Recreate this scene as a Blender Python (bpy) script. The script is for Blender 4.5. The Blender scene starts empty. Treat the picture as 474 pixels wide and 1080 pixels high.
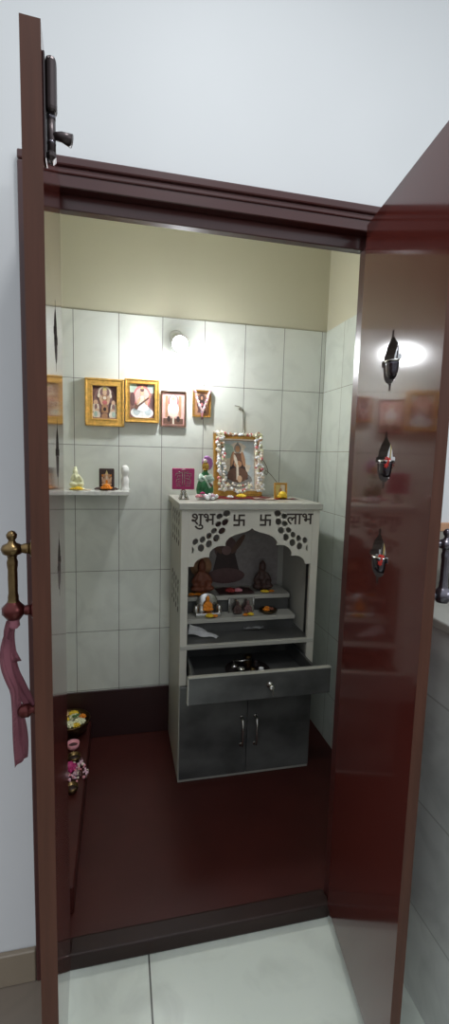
import bpy, bmesh, math, random
from mathutils import Vector, Matrix
random.seed(7)
PI = math.pi
COL = bpy.context.scene.collection

# ------------------------------------------------------------------ materials
def _new(name):
    m = bpy.data.materials.new(name); m.use_nodes = True
    nt = m.node_tree; nt.nodes.clear()
    out = nt.nodes.new('ShaderNodeOutputMaterial')
    b = nt.nodes.new('ShaderNodeBsdfPrincipled')
    nt.links.new(b.outputs[0], out.inputs[0])
    return m, nt, b

def srgb(r, g, b):
    f = lambda c: (c/255/12.92) if c/255 <= .04045 else ((c/255+.055)/1.055)**2.4
    return (f(r), f(g), f(b), 1)

def mat(name, rgb, rough=.5, metal=0, coat=0, var=.12, scale=12, bump=0, spec=.5, stretch=(1, 1, 1), trans=0, coatrough=.05):
    """noise-varied procedural colour"""
    m, nt, b = _new(name)
    c = srgb(*rgb)
    tc = nt.nodes.new('ShaderNodeTexCoord'); mp = nt.nodes.new('ShaderNodeMapping')
    mp.inputs['Scale'].default_value = stretch
    nz = nt.nodes.new('ShaderNodeTexNoise'); nz.inputs['Scale'].default_value = scale; nz.inputs['Detail'].default_value = 4
    rp = nt.nodes.new('ShaderNodeValToRGB')
    lo = [max(0, x*(1-var)) for x in c[:3]]; hi = [min(1, x*(1+var)) for x in c[:3]]
    rp.color_ramp.elements[0].color = (*lo, 1); rp.color_ramp.elements[1].color = (*hi, 1)
    rp.color_ramp.elements[0].position = .3; rp.color_ramp.elements[1].position = .7
    L = nt.links.new
    L(tc.outputs['Object'], mp.inputs[0]); L(mp.outputs[0], nz.inputs['Vector']); L(nz.outputs[0], rp.inputs[0]); L(rp.outputs[0], b.inputs['Base Color'])
    b.inputs['Roughness'].default_value = rough; b.inputs['Metallic'].default_value = metal
    b.inputs['Coat Weight'].default_value = coat; b.inputs['Coat Roughness'].default_value = coatrough
    b.inputs['Specular IOR Level'].default_value = spec
    if trans: b.inputs['Transmission Weight'].default_value = trans
    if bump:
        bp = nt.nodes.new('ShaderNodeBump'); bp.inputs['Strength'].default_value = bump; bp.inputs['Distance'].default_value = .002
        L(nz.outputs[0], bp.inputs['Height']); L(bp.outputs[0], b.inputs['Normal'])
    return m

def tile_mat(name, rgb, grout, tw, th, ox, oz, axes, rough=.18, mortar=.0022, var=.1, vein=.0):
    m, nt, b = _new(name); L = nt.links.new
    tc = nt.nodes.new('ShaderNodeTexCoord'); sp = nt.nodes.new('ShaderNodeSeparateXYZ'); cb = nt.nodes.new('ShaderNodeCombineXYZ')
    L(tc.outputs['Object'], sp.inputs[0])
    for k, (ax, off) in enumerate(zip(axes, (ox, oz))):
        a = nt.nodes.new('ShaderNodeMath'); a.operation = 'SUBTRACT'; a.inputs[1].default_value = off
        L(sp.outputs[ax], a.inputs[0]); L(a.outputs[0], cb.inputs[k])
    br = nt.nodes.new('ShaderNodeTexBrick'); br.offset = 0; br.squash = 1
    br.inputs['Scale'].default_value = 1; br.inputs['Mortar Size'].default_value = mortar; br.inputs['Mortar Smooth'].default_value = .3
    br.inputs['Brick Width'].default_value = tw; br.inputs['Row Height'].default_value = th; br.inputs['Bias'].default_value = 0
    c = srgb(*rgb)
    br.inputs['Color1'].default_value = tuple(min(1, x*1.02) for x in c[:3])+(1,)
    br.inputs['Color2'].default_value = tuple(x*.97 for x in c[:3])+(1,)
    br.inputs['Mortar'].default_value = srgb(*grout)
    L(cb.outputs[0], br.inputs['Vector'])
    nz = nt.nodes.new('ShaderNodeTexNoise'); nz.inputs['Scale'].default_value = 5; nz.inputs['Detail'].default_value = 6; nz.inputs['Distortion'].default_value = 1.6
    L(tc.outputs['Object'], nz.inputs['Vector'])
    rp = nt.nodes.new('ShaderNodeValToRGB')
    rp.color_ramp.elements[0].color = (1-var*2, 1-var*2, 1-var*2, 1); rp.color_ramp.elements[0].position = .3
    rp.color_ramp.elements[1].color = (1, 1, 1, 1); rp.color_ramp.elements[1].position = .55
    L(nz.outputs[0], rp.inputs[0])
    mx = nt.nodes.new('ShaderNodeMix'); mx.data_type = 'RGBA'; mx.blend_type = 'MULTIPLY'; mx.inputs[0].default_value = 1
    L(br.outputs['Color'], mx.inputs[6]); L(rp.outputs[0], mx.inputs[7]); L(mx.outputs[2], b.inputs['Base Color'])
    b.inputs['Roughness'].default_value = rough
    bp = nt.nodes.new('ShaderNodeBump'); bp.inputs['Strength'].default_value = .4; bp.inputs['Distance'].default_value = .001; bp.invert = True
    L(br.outputs['Fac'], bp.inputs['Height']); L(bp.outputs[0], b.inputs['Normal'])
    return m

def emit_mat(name, rgb, strength):
    m, nt, b = _new(name)
    b.inputs['Base Color'].default_value = srgb(*rgb)
    b.inputs['Emission Color'].default_value = srgb(*rgb); b.inputs['Emission Strength'].default_value = strength
    nz = nt.nodes.new('ShaderNodeTexNoise'); nz.inputs['Scale'].default_value = 3
    rp = nt.nodes.new('ShaderNodeValToRGB')
    rp.color_ramp.elements[0].color = srgb(*[v*.97 for v in rgb]); rp.color_ramp.elements[1].color = srgb(*rgb)
    nt.links.new(nz.outputs[0], rp.inputs[0]); nt.links.new(rp.outputs[0], b.inputs['Emission Color'])
    return m

M = {}
M['wall'] = mat('white_paint', (214, 215, 215), .6, var=.015, scale=3, bump=.04)
M['cream'] = mat('cream_paint', (192, 188, 164), .6, var=.02, scale=3)
M['beige_tile'] = mat('beige_skirting', (142, 128, 110), .35, var=.08, scale=9)
M['tile_back'] = tile_mat('wall_tile_back', (214, 217, 208), (118, 118, 110), .2, .3, -.0615+2, 2.095-6, ('X', 'Z'), mortar=.0016, var=.06)
M['tile_side'] = tile_mat('wall_tile_side', (205, 211, 200), (150, 148, 134), .2, .3, 1.049-4, 2.095-6, ('Y', 'Z'), mortar=.0016, var=.06)
M['tile_cap'] = mat('tile_edge', (120, 122, 112), .4)
M['tile_counter'] = tile_mat('counter_tile', (204, 206, 200), (175, 175, 168), .3, .3, 0-3, .86-3, ('Y', 'Z'), mortar=.003)
M['tile_dado'] = tile_mat('dado_tile', (150, 146, 136), (120, 112, 100), .3, .3, 0-3, 1.25-3, ('X', 'Z'))
M['floor'] = tile_mat('floor_tile', (214, 220, 208), (90, 92, 84), .6, .6, .224-6, -.45-6, ('X', 'Y'), rough=.22, mortar=.003, var=.07)
M['floor_shade'] = tile_mat('shade_tinted_floor_tile', (128, 116, 103), (70, 64, 58), .6, .6, -.6-6, -.6-6, ('X', 'Y'), rough=.35, mortar=.003, var=.07)  # brown tone stands in for shadow and dark reflections on the floor
M['redfloor'] = mat('red_oxide_floor', (64, 28, 24), .36, spec=.3, var=.12, scale=6, bump=.05)
M['redskirt'] = mat('red_oxide_skirting', (46, 21, 20), .45, var=.1, scale=6)
M['wood'] = mat('brown_gloss_paint', (80, 34, 29), .11, coat=.2, spec=.4, var=.06, scale=5, stretch=(1, 1, .3), coatrough=.04)
M['wood_edge'] = mat('brown_edge_paint', (76, 45, 33), .45, spec=.25, var=.14, scale=14, stretch=(6, 6, .4), bump=.1)
M['frame'] = mat('frame_paint', (68, 32, 29), .28, coat=.15, var=.1, scale=14, stretch=(.4, 4, 4))
M['sill'] = mat('sill_paint', (42, 26, 22), .45, spec=.3, var=.12)
M['brass'] = mat('aged_brass', (112, 92, 62), .28, metal=1, var=.3, scale=40)
M['brass_bright'] = mat('bright_brass', (205, 165, 85), .25, metal=1, var=.2, scale=40)
M['brass_red'] = mat('reddened_brass', (84, 36, 34), .3, metal=.7, var=.2, scale=40)
M['steel_dark'] = mat('dark_bolt_metal', (70, 62, 62), .35, metal=.8, var=.2)
M['silver'] = mat('silver_metal', (200, 198, 192), .25, metal=1, var=.12, scale=30)
M['ribbon'] = mat('pink_sheer_cloth', (152, 94, 106), .85, trans=.25, var=.14, scale=30, stretch=(1, 1, .2))
M['red_thread'] = mat('red_thread', (190, 40, 30), .7, var=.2)
M['bell'] = mat('bell_metal', (96, 92, 98), .22, metal=.9, var=.25, scale=30)
M['lam_white'] = mat('grey_white_laminate', (196, 192, 180), .35, var=.04, scale=6)
M['lam_grey'] = mat('pale_grey_laminate', (172, 170, 160), .4, var=.05, scale=6)
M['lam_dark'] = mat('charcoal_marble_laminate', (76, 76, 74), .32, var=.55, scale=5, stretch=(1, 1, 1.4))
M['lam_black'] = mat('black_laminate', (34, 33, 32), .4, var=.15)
M['ink'] = mat('dark_brown_cut', (48, 36, 28), .6, var=.1)
M['gold'] = mat('gold_frame', (226, 178, 92), .32, metal=.45, var=.2, scale=60)
M['gold_dull'] = mat('dull_gold_frame', (188, 142, 66), .4, metal=.5, var=.2, scale=60)
M['brownframe'] = mat('brown_frame', (112, 78, 56), .4, var=.2, scale=40)
for n, c in dict(maroon=(104, 74, 72), mauve=(142, 108, 104), skin=(214, 178, 146), creamp=(226, 214, 196), palegreen=(176, 196, 182),
                 rose=(206, 120, 118), pinkp=(226, 178, 170), whitep=(236, 236, 236), tan=(184, 138, 104), darkp=(62, 44, 42),
                 bluegrey=(192, 202, 204), greyp=(138, 136, 132), brownp=(110, 78, 62), magenta=(176, 44, 106), orange=(226, 136, 30),
                 yellow=(232, 196, 50), violet=(176, 116, 178), green=(52, 118, 74), palegold=(214, 196, 128), ivory=(226, 226, 188),
                 redcloth=(146, 44, 42), black=(30, 27, 27), plaster=(232, 232, 228), pinkflower=(222, 150, 158), lilac=(214, 176, 190),
                 idolbrown=(74, 52, 46), palecloth=(214, 196, 182), terracotta=(128, 72, 50), bluep=(120, 140, 178),
                 backdrop=(150, 142, 138), leafgreen=(74, 110, 60)).items():
    M[n] = mat('colour_'+n, c, .55, var=.12, scale=50)
M['clear'] = mat('clear_plastic', (225, 225, 225), .2, trans=.7, var=.03)
M['lamp_plastic'] = mat('white_lamp_plastic', (232, 232, 228), .4, var=.02)
M['lamp_glow'] = emit_mat('lamp_glow', (248, 251, 255), 540)
M['wire'] = mat('wire_grey', (122, 116, 100), .5, var=.1)

# ------------------------------------------------------------------ mesh builder
class MB:
    def __init__(s): s.bm = bmesh.new(); s.mats = []
    def mi(s, m):
        m = M[m] if isinstance(m, str) else m
        if m not in s.mats: s.mats.append(m)
        return s.mats.index(m)
    def _add(s, tmp, m, smooth=False, X=None):
        i = s.mi(m)
        if X is not None: tmp.transform(X)
        for f in tmp.faces: f.material_index = i; f.smooth = smooth
        me = bpy.data.meshes.new('t'); tmp.to_mesh(me); tmp.free()
        s.bm.from_mesh(me); bpy.data.meshes.remove(me); return s
    def box(s, a, b, m, bev=.002, X=None, seg=1):
        t = bmesh.new(); bmesh.ops.create_cube(t, size=1)
        a, b = Vector(a), Vector(b); lo = Vector(map(min, a, b)); hi = Vector(map(max, a, b))
        t.transform(Matrix.Translation((lo+hi)/2) @ Matrix.Diagonal((*(hi-lo), 1)))
        if bev: bmesh.ops.bevel(t, geom=t.edges[:], offset=min(bev, min(hi-lo)*.45), segments=seg, affect='EDGES', profile=.5)
        return s._add(t, m, False, X)
    def ell(s, c, r, m, sub=2, X=None, rot=None):
        t = bmesh.new(); bmesh.ops.create_icosphere(t, subdivisions=sub, radius=1)
        r = (r, r, r) if not hasattr(r, '__len__') else r
        T = Matrix.Translation(c)
        if rot is not None: T = T @ rot
        t.transform(T @ Matrix.Diagonal((*r, 1)))
        return s._add(t, m, True, X)
    def lathe(s, c, prof, m, seg=20, X=None, axis='z', squash=1):
        """prof: list of (r, h)"""
        t = bmesh.new(); rings = []
        for r, h in prof:
            if r < 1e-5: rings.append([t.verts.new((0, 0, h))])
            else: rings.append([t.verts.new((r*math.cos(2*PI*k/seg), squash*r*math.sin(2*PI*k/seg), h)) for k in range(seg)])
        for A, B in zip(rings, rings[1:]):
            for k in range(seg):
                k2 = (k+1) % seg
                if len(A) == 1 and len(B) == 1: continue
                if len(A) == 1: t.faces.new((A[0], B[k], B[k2]))
                elif len(B) == 1: t.faces.new((A[k], A[k2], B[0]))
                else: t.faces.new((A[k], A[k2], B[k2], B[k]))
        bmesh.ops.recalc_face_normals(t, faces=t.faces[:])
        R = {'z': Matrix(), 'y': Matrix.Rotation(PI/2, 4, 'X'), 'x': Matrix.Rotation(PI/2, 4, 'Y')}[axis]
        t.transform(Matrix.Translation(c) @ R)
        return s._add(t, m, True, X)
    def tube(s, pts, r, m, seg=8, X=None):
        pts = [Vector(p) for p in pts]; t = bmesh.new(); rings = []
        rr = r if hasattr(r, '__len__') else [r]*len(pts)
        for i, p in enumerate(pts):
            d = (pts[min(i+1, len(pts)-1)]-pts[max(i-1, 0)]).normalized()
            u = d.orthogonal().normalized() if i == 0 else (u-d*u.dot(d)).normalized()
            v = d.cross(u)
            rings.append([t.verts.new(p+rr[i]*(u*math.cos(2*PI*k/seg)+v*math.sin(2*PI*k/seg))) for k in range(seg)])
        for A, B in zip(rings, rings[1:]):
            for k in range(seg): t.faces.new((A[k], A[(k+1) % seg], B[(k+1) % seg], B[k]))
        t.faces.new(rings[0][::-1]); t.faces.new(rings[-1])
        bmesh.ops.recalc_face_normals(t, faces=t.faces[:])
        return s._add(t, m, True, X)
    def poly(s, pts, m, X=None):
        t = bmesh.new(); t.faces.new([t.verts.new(p) for p in pts]); return s._add(t, m, False, X)
    def ribbon(s, rows, m, X=None, th=.0012):
        """rows: list of lists of points -> a smooth sheet"""
        t = bmesh.new(); V = [[t.verts.new(p) for p in r] for r in rows]
        for A, B in zip(V, V[1:]):
            for k in range(len(A)-1): t.faces.new((A[k], A[k+1], B[k+1], B[k]))
        bmesh.ops.solidify(t, geom=t.faces[:], thickness=th)
        return s._add(t, m, True, X)
    def flat(s, outlines, depth, m, X=None):
        """filled 2D outlines (holes by even-odd) in XY, thickness depth centred on z=0"""
        cu = bpy.data.curves.new('t', 'CURVE'); cu.dimensions = '2D'; cu.fill_mode = 'BOTH'; cu.extrude = depth/2
        for o in outlines:
            sp = cu.splines.new('POLY'); sp.points.add(len(o)-1)
            for p, q in zip(sp.points, o): p.co = (q[0], q[1], 0, 1)
            sp.use_cyclic_u = True
        return s._curve(cu, m, X)
    def text(s, body, size, depth, m, X=None):
        cu = bpy.data.curves.new('t', 'FONT'); cu.body = body; cu.size = size; cu.extrude = depth/2; cu.align_x = 'CENTER'; cu.offset = size*.013
        return s._curve(cu, m, X)
    def _curve(s, cu, m, X):
        ob = bpy.data.objects.new('t', cu); COL.objects.link(ob)
        dg = bpy.context.evaluated_depsgraph_get(); dg.update()
        me = bpy.data.meshes.new_from_object(ob.evaluated_get(dg))
        t = bmesh.new(); t.from_mesh(me); bpy.data.objects.remove(ob); bpy.data.curves.remove(cu); bpy.data.meshes.remove(me)
        bmesh.ops.remove_doubles(t, verts=t.verts[:], dist=1e-6)
        bmesh.ops.recalc_face_normals(t, faces=t.faces[:])
        return s._add(t, m, False, X)
    def flower(s, c, r, m, n=9, flat=.6, centre=None):
        c = Vector(c)
        for ring, (rr, k, h) in enumerate(((r*.68, n, 0), (r*.38, max(5, n-3), r*.22*flat))):
            for q in range(k):
                a = 2*PI*q/k + ring*.4
                s.ell(c+Vector((rr*math.cos(a), rr*math.sin(a), h)), (r*.36, r*.26, r*.3*flat), m, 1, rot=Matrix.Rotation(a, 4, 'Z'))
        s.ell(c+Vector((0, 0, r*.35*flat)), (r*.3, r*.3, r*.3*flat), centre or m, 1)
        return s
    def build(s, name, parent=None, X=None, origin=None, remesh=0):
        if X is not None: s.bm.transform(X)
        off = Vector(origin) if origin is not None else Vector()
        p = parent
        while p is not None: off = off+p.location; p = p.parent
        s.bm.transform(Matrix.Translation(-off))
        me = bpy.data.meshes.new(name)
        s.bm.to_mesh(me); s.bm.free()
        for m in s.mats: me.materials.append(m)
        o = bpy.data.objects.new(name, me); COL.objects.link(o)
        if parent is not None: o.parent = parent
        if origin is not None: o.location = Vector(origin)
        if remesh:
            r = o.modifiers.new('remesh', 'REMESH'); r.mode = 'VOXEL'; r.voxel_size = remesh; r.use_smooth_shade = True
            sm = o.modifiers.new('smooth', 'SMOOTH'); sm.iterations = 2
        return o

def tag(o, label=None, cat=None, group=None, kind=None):
    if label: o['label'] = label
    if cat: o['category'] = cat
    if group: o['group'] = group
    if kind: o['kind'] = kind
    return o
def thing(name, loc, label, cat, group=None, kind=None):
    o = bpy.data.objects.new(name, None); COL.objects.link(o); o.location = loc; o.empty_display_size = .05
    return tag(o, label, cat, group, kind)
def struct(name, mb, label=None, cat=None):
    o = mb.build(name); return tag(o, label, cat, None, 'structure')

XZ = Matrix(((1, 0, 0, 0), (0, 0, 1, 0), (0, 1, 0, 0), (0, 0, 0, 1)))      # (x,y,z) -> (x, z, y): a flat outline stood up facing -y (mirror-safe after recalculation)
def stand(y): return Matrix.Translation((0, y, 0)) @ Matrix(((1, 0, 0, 0), (0, 0, -1, 0), (0, 1, 0, 0), (0, 0, 0, 1)))

# ------------------------------------------------------------------ the rooms
D = 1.059; ZF = .045; XR = 1.159; XL = -.45
# door wall with its opening
w = MB()
w.box((-1.6, .01, 0), (-.045, .11, 2.95), 'wall', 0); w.box((.845, .01, 0), (2.2, .11, 2.95), 'wall', 0); w.box((-.045, .01, 2.09), (.845, .11, 2.95), 'wall', 0)
struct('wall_front', w, 'white painted wall around the brown double door', 'wall')
w = MB(); w.box((-.6, D, 0), (1.3, D+.1, 2.6), 'cream', 0); struct('wall_back', w, 'cream painted back wall of the prayer room above the tiles', 'wall')
w = MB(); w.box((XR+.008, .11, 0), (XR+.108, D, 2.6), 'cream', 0); struct('wall_right', w, 'right wall of the prayer room, cream above the tiles', 'wall')
w = MB(); w.box((XL-.1, .11, 0), (XL, D, 2.6), 'cream', 0); struct('wall_left', w, 'left wall of the prayer room hidden behind the open door leaf', 'wall')
w = MB(); w.box((XL-.1, .11, 2.6), (XR+.108, D+.1, 2.7), 'cream', 0); struct('ceiling', w, 'ceiling of the prayer room', 'ceiling')
# tile cladding
w = MB(); w.box((XL, D-.009, ZF+.2), (XR, D, 2.095), 'tile_back', .0015); struct('trim_1', w, 'pale grey green tiles up the back wall of the prayer room', 'wall tiles')
w = MB(); w.box((XR, .11, ZF), (XR+.008, D-.009, 2.095), 'tile_side', .0015); struct('trim_2', w, 'pale tiles up the right wall of the prayer room', 'wall tiles')
w = MB(); w.box((XL, D-.016, ZF), (XR, D, .29), 'redskirt', .002); struct('baseboard_back', w, 'dark red skirting along the back wall of the prayer room', 'skirting')
# floors
w = MB(); w.box((.0, -3.2, -.05), (2.2, .12, 0), 'floor', 0); struct('floor', w, 'pale glossy floor tiles in front of the doorway', 'floor')
w = MB(); w.box((-1.6, -3.2, -.05), (.0, .12, 0), 'floor_shade', 0); struct('floor_side', w, 'floor left of the open left door leaf, its shadow painted in as brown', 'floor')  # separate piece so the shade beside the leaf can be put into its colour
w = MB(); w.box((XL, .05, 0), (XR, D, ZF), 'redfloor', .0); struct('floor_inner', w, 'dark red polished floor inside the prayer room', 'floor')
w = MB(); w.box((-1.6, -.006, 0), (-.085, .01, .096), 'beige_tile', .003); struct('baseboard_left', w, 'beige tile skirting left of the doorway', 'skirting')
w = MB(); w.box((XL, .128, ZF), (.004, D-.017, .14), 'redfloor', .004); struct('trim_3', w, 'low dark red ledge along the left side of the prayer room', 'ledge')

# door frame
fr = thing('door_frame', (.39, 0, 0), 'brown moulded wooden frame around the doorway with its dark sill', 'door frame', kind='structure')
b = MB(); b.box((-.083, 0, 2.065), (.885, .05, 2.128), 'frame', .002)
b.box((-.084, -.008, 2.108), (.886, .004, 2.129), 'frame', .004, seg=2); b.box((-.083, -.004, 2.092), (.885, .004, 2.103), 'frame', .003, seg=2)
b.box((.0, .03, 2.03), (.8, .056, 2.066), 'frame', .002); b.build('lintel', fr)
for x0, x1, sx in ((-.083, .0, -1), (.797, .885, 1)):
    b = MB(); b.box((x0, 0, 0), (x1, .05, 2.064), 'frame', .002)
    xo = x0 if sx < 0 else x1
    b.box((xo-.001, -.008, 0), (xo-sx*.022, .004, 2.107), 'frame', .004, seg=2)
    b.box((xo-sx*.028, -.004, 0), (xo-sx*.04, .004, 2.091), 'frame', .003, seg=2)
    b.build('jamb', fr)
b = MB(); b.box((.0005, .0, 0), (.7965, .056, .05), 'sill', .006, seg=2); b.build('sill', fr)

# ------------------------------------------------------------------ door leaves
def hole(cx, cz):
    half = [(.0045, .068), (.006, .053), (.014, .045), (.028, .034), (.037, .021), (.041, .008), (.053, .007), (.054, -.006), (.042, -.008),
            (.040, -.024), (.033, -.038), (.021, -.047), (.007, -.051), (.0045, -.068)]
    return [(cx+u, cz+v) for u, v in half]+[(cx-u, cz+v) for u, v in half[::-1]]

def leaf(name, h, ang, side, width, t, label, zc):
    """side +1: inner face looks to +x ; -1: to -x"""
    d = Vector((math.cos(ang), math.sin(ang), 0)); n = Vector((-d.y, d.x, 0))*side
    X = Matrix(((d.x, 0, -n.x, h[0]), (d.y, 0, -n.y, h[1]), (0, 1, 0, 0), (0, 0, 0, 1)))   # (s, z, depth behind the inner face)
    z0, z1 = .06, 2.073
    b = MB()
    b.flat([[(0.001, z0), (width, z0), (width, z1), (0.001, z1)]]+[hole(.209, z) for z in zc], t, 'wood', X @ Matrix.Translation((0, 0, t/2)))
    i = b.mi('wood_edge'); i2 = b.mi('ink')
    b.bm.normal_update()
    for f in b.bm.faces:
        if abs(f.normal.dot(n)) < .5:
            c = f.calc_center_median(); q = (c-Vector((*h, 0))).dot(d)
            if q > width-.002: f.material_index = i
            elif .1 < q < .3 and z0+.1 < c.z < z1-.1: f.material_index = i2
    o = b.build(name, origin=(h[0], h[1], 0)); tag(o, label, 'door', None, 'structure')
    # pull handle on the outer face
    hd = MB(); q0 = t; st = t+.033; s = width-.03
    P = lambda s_, z_, q_: X @ Vector((s_, z_, q_))
    hd.lathe(P(s, 1.185, st), [(0, 0), (.009, .002), (.0105, .012), (.0095, .02)], 'brass_red')
    hd.lathe(P(s, 1.205, st), [(.0095, 0), (.0085, .004), (.0088, .008), (.0075, .015), (.0078, .04), (.0075, .055), (.0085, .062), (.0088, .068), (.0072, .074), (.0085, .08)], 'brass' if side > 0 else 'bell')
    hd.lathe(P(s, 1.283, st), [(.006, 0), (.015, .004), (.0175, .012), (.015, .018), (.007, .022), (.005, .026), (.008, .031), (.0085, .036), (.005, .041), (0, .043)], 'brass' if side > 0 else 'bell')
    hd.lathe(P(s, 1.181, st), [(0, -.008), (.011, -.006), (.0185, .004), (.0185, .014), (.011, .022), (.008, .026)], 'brass_red' if side > 0 else 'bell')
    for z, m_ in ((1.295, 'brass' if side > 0 else 'bell'), (1.189, 'brass_red' if side > 0 else 'bell')):
        hd.tube([P(s, z, st), P(s, z, t+.022), P(s, z, t+.012), P(s, z, t+.003)], [.0085, .006, .009, .0095], m_, 12)
        hd.tube([P(s, z, t+.004), P(s, z, t)], [.014, .015], m_, 14)
    tag(hd.build('handle', o), 'aged brass pull handle with turned ends')
    return o, X

LANG, RANG = -1.5151, -1.7144
LH, RH = (.0068, -.0045), (.78, -.0135)
left, LX = leaf('door_1', LH, LANG, 1, .417, .029, 'left brown door leaf swung open towards the viewer, seen edge-on, ribbon on its handle', (1.682, 1.455, 1.225))
right, RX = leaf('door_2', RH, RANG, -1, .43, .023, 'right glossy brown door leaf swung open, three bell-shaped cut-outs showing', (1.685, 1.458, 1.228))
# hinges are inside; tower bolt near the top of the left leaf's inner face
P = lambda s, z, q: LX @ Vector((s, z, -q))
b = MB()
b.box((.372, 1.898, 0), (.400, 2.046, .003), 'steel_dark', .001, LX @ Matrix.Diagonal((1, 1, -1, 1)))
b.box((.374, 1.968, .003), (.398, 2.046, .019), 'steel_dark', .008, LX @ Matrix.Diagonal((1, 1, -1, 1)), seg=3)
b.tube([P(.387, 1.97, .010), P(.387, 1.905, .010)], .0065, 'steel_dark')
b.tube([P(.387, 1.966, .010), P(.387, 1.96, .010)], .0068, 'bell'); b.tube([P(.387, 1.93, .010), P(.387, 1.925, .010)], .0068, 'bell')
b.box((.374, 1.900, .003), (.398, 1.915, .017), 'steel_dark', .005, LX @ Matrix.Diagonal((1, 1, -1, 1)))
b.tube([P(.387, 1.938, .010), P(.388, 1.939, .025), P(.389, 1.935, .040)], [.005, .007, .0095], 'steel_dark', 10)
tag(b.build('tower_bolt', left), 'dark metal sliding bolt')
b = MB(); P2 = lambda s, z, q: LX @ Vector((s, z, q))
b.tube([P2(.385, 1.008, .029), P2(.385, 1.008, .036), P2(.385, 1.008, .042), P2(.385, 1.008, .054), P2(.385, 1.008, .06)], [.012, .006, .012, .0125, .006], 'brass_red', 14)
tag(b.build('knob', left), 'small round reddish brown knob')
# ribbon tied round the left handle
b = MB(); s0 = .387; q0 = .029+.033
def rows(fn, n): return [fn(i/(n-1)) for i in range(n)]
def tailA(t):
    z = 1.175-.262*t; s = s0+.01*math.sin(t*5); q = q0+.001+.012*math.sin(min(1, t*2.2)*PI)-.004*t; w = .010+.003*math.sin(t*9)+.006*max(0, t-.35)
    return [P2(s+w*(k/6-.5)*.6, z-.012*t*(k/6), q+w*(k/6-.5)*1.45+.0022*math.sin(k*1.9+t*6)) for k in range(7)]
def tailB(t):
    z = 1.105-.098*t; q = q0+.004-.030*t**1.3; w = .008+.004*math.sin(t*PI)
    return [P2(s0-.004+w*(k/6-.5)*.6, z-.006*(k/6), q+w*(k/6-.5)*1.3+.0025*math.sin(k*1.9+t*5)) for k in range(7)]
def tailC(t):
    z = 1.175-.075*t; q = q0+.008*math.sin(t*PI)+.002; w = .013-.002*t
    return [P2(s0+.004+w*(k/6-.5)*.6, z, q-.003+w*(k/6-.5)*1.3+.003*math.sin(k*2.3+t*4)) for k in range(7)]
b.ribbon(rows(tailC, 10), 'ribbon')
b.ribbon(rows(tailA, 26), 'ribbon'); b.ribbon(rows(tailB, 18), 'ribbon')
b.lathe(P2(s0, 1.163, q0), [(.006, -.004), (.0095, 0), (.0085, .008), (.011, .013)], 'ribbon')
rb = b.build('ribbon', origin=P2(s0, 1.17, q0)); tag(rb, 'sheer dusty pink ribbon knotted on the left door handle, tails hanging', 'ribbon')

# little bells hanging in the right leaf's cut-outs
for z, red, lab in ((1.685, False, 'small dark bell hanging in the topmost cut-out of the right door, no red thread'),
                    (1.458, True, 'small bell with red thread hanging in the middle cut-out of the right door'),
                    (1.228, True, 'small bell with red thread hanging in the lowest cut-out of the right door')):
    Q = lambda s, v, q: RX @ Vector((s, z+v, q))
    o = thing('door_bell', Q(.209, .04, .012), lab, 'bell', 'bells in the door cut-outs')
    b = MB(); b.lathe(Q(.209, -.04, .012), [(0, .0), (.012, .0), (.02, .006), (.0225, .016), (.0235, .03), (.025, .034), (.021, .036), (.0, .036)], 'bell', 18); b.build('bell_body', o)
    b = MB(); b.lathe(Q(.209, -.0045, .012), [(.0215, 0), (.027, .001), (.027, .004), (.02, .005)], 'silver', 18); tag(b.build('rim', o), 'bright silver rim')
    b = MB(); b.tube([Q(.209, -.002, .012), Q(.213, .015, .011), Q(.22, .03, .008), Q(.211, .05, .012)], .0018, 'palegold' if red else 'bell', 6); b.build('cord', o)
    if red:
        b = MB()
        for k in range(9):
            a = k*.7; b.tube([Q(.222+.001*k, .002, .004), Q(.228+.008*math.cos(a), -.001+.008*math.sin(a), .002-.006), Q(.234+.013*math.cos(a), -.006+.012*math.sin(a), -.001-.006)], .0016, 'red_thread', 5)
        b.ell(Q(.224, .0, .003), .006, 'red_thread', 1); tag(b.build('tassel', o), 'red thread tassel')

# ------------------------------------------------------------------ counter at the right of the doorway
ct = thing('tiled_counter', (1.2, -.8, 0), 'grey tiled counter with pale slab top right of the doorway', 'counter')
b = MB(); b.box((.918, -1.9, 0), (1.6, .004, 1.045), 'tile_counter', .002); b.build('base', ct)
b = MB(); b.box((.908, -1.9, 1.045), (1.6, .0, 1.07), 'lam_grey', .005, seg=2); b.build('worktop', ct)
w = MB(); w.box((.9, .0, 1.07), (2.2, .01, 1.25), 'tile_dado', .001); struct('trim_4', w, 'grey brown wall tiles behind the counter', 'wall tiles')
w = MB(); w.box((.9, -.004, 1.25), (2.2, .01, 1.275), 'tan', .002); struct('trim_5', w, 'thin brown border strip above the tiles behind the counter', 'tile border')
pt = thing('cooking_pot', (1.155, -.125, 1.07), 'black rounded pot on the counter behind the right door', 'pot')
b = MB(); b.lathe((1.155, -.125, 1.07), [(0, 0), (.07, 0), (.085, .01), (.09, .05), (.088, .075), (.092, .08), (.084, .08), (.08, .02), (0, .016)], 'black', 28); b.build('body', pt)
b = MB(); b.lathe((1.155, -.125, 1.151), [(.09, 0), (.085, .006), (.05, .018), (.01, .023), (.008, .03), (.014, .036), (0, .04)], 'black', 28); b.build('lid', pt)

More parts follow.
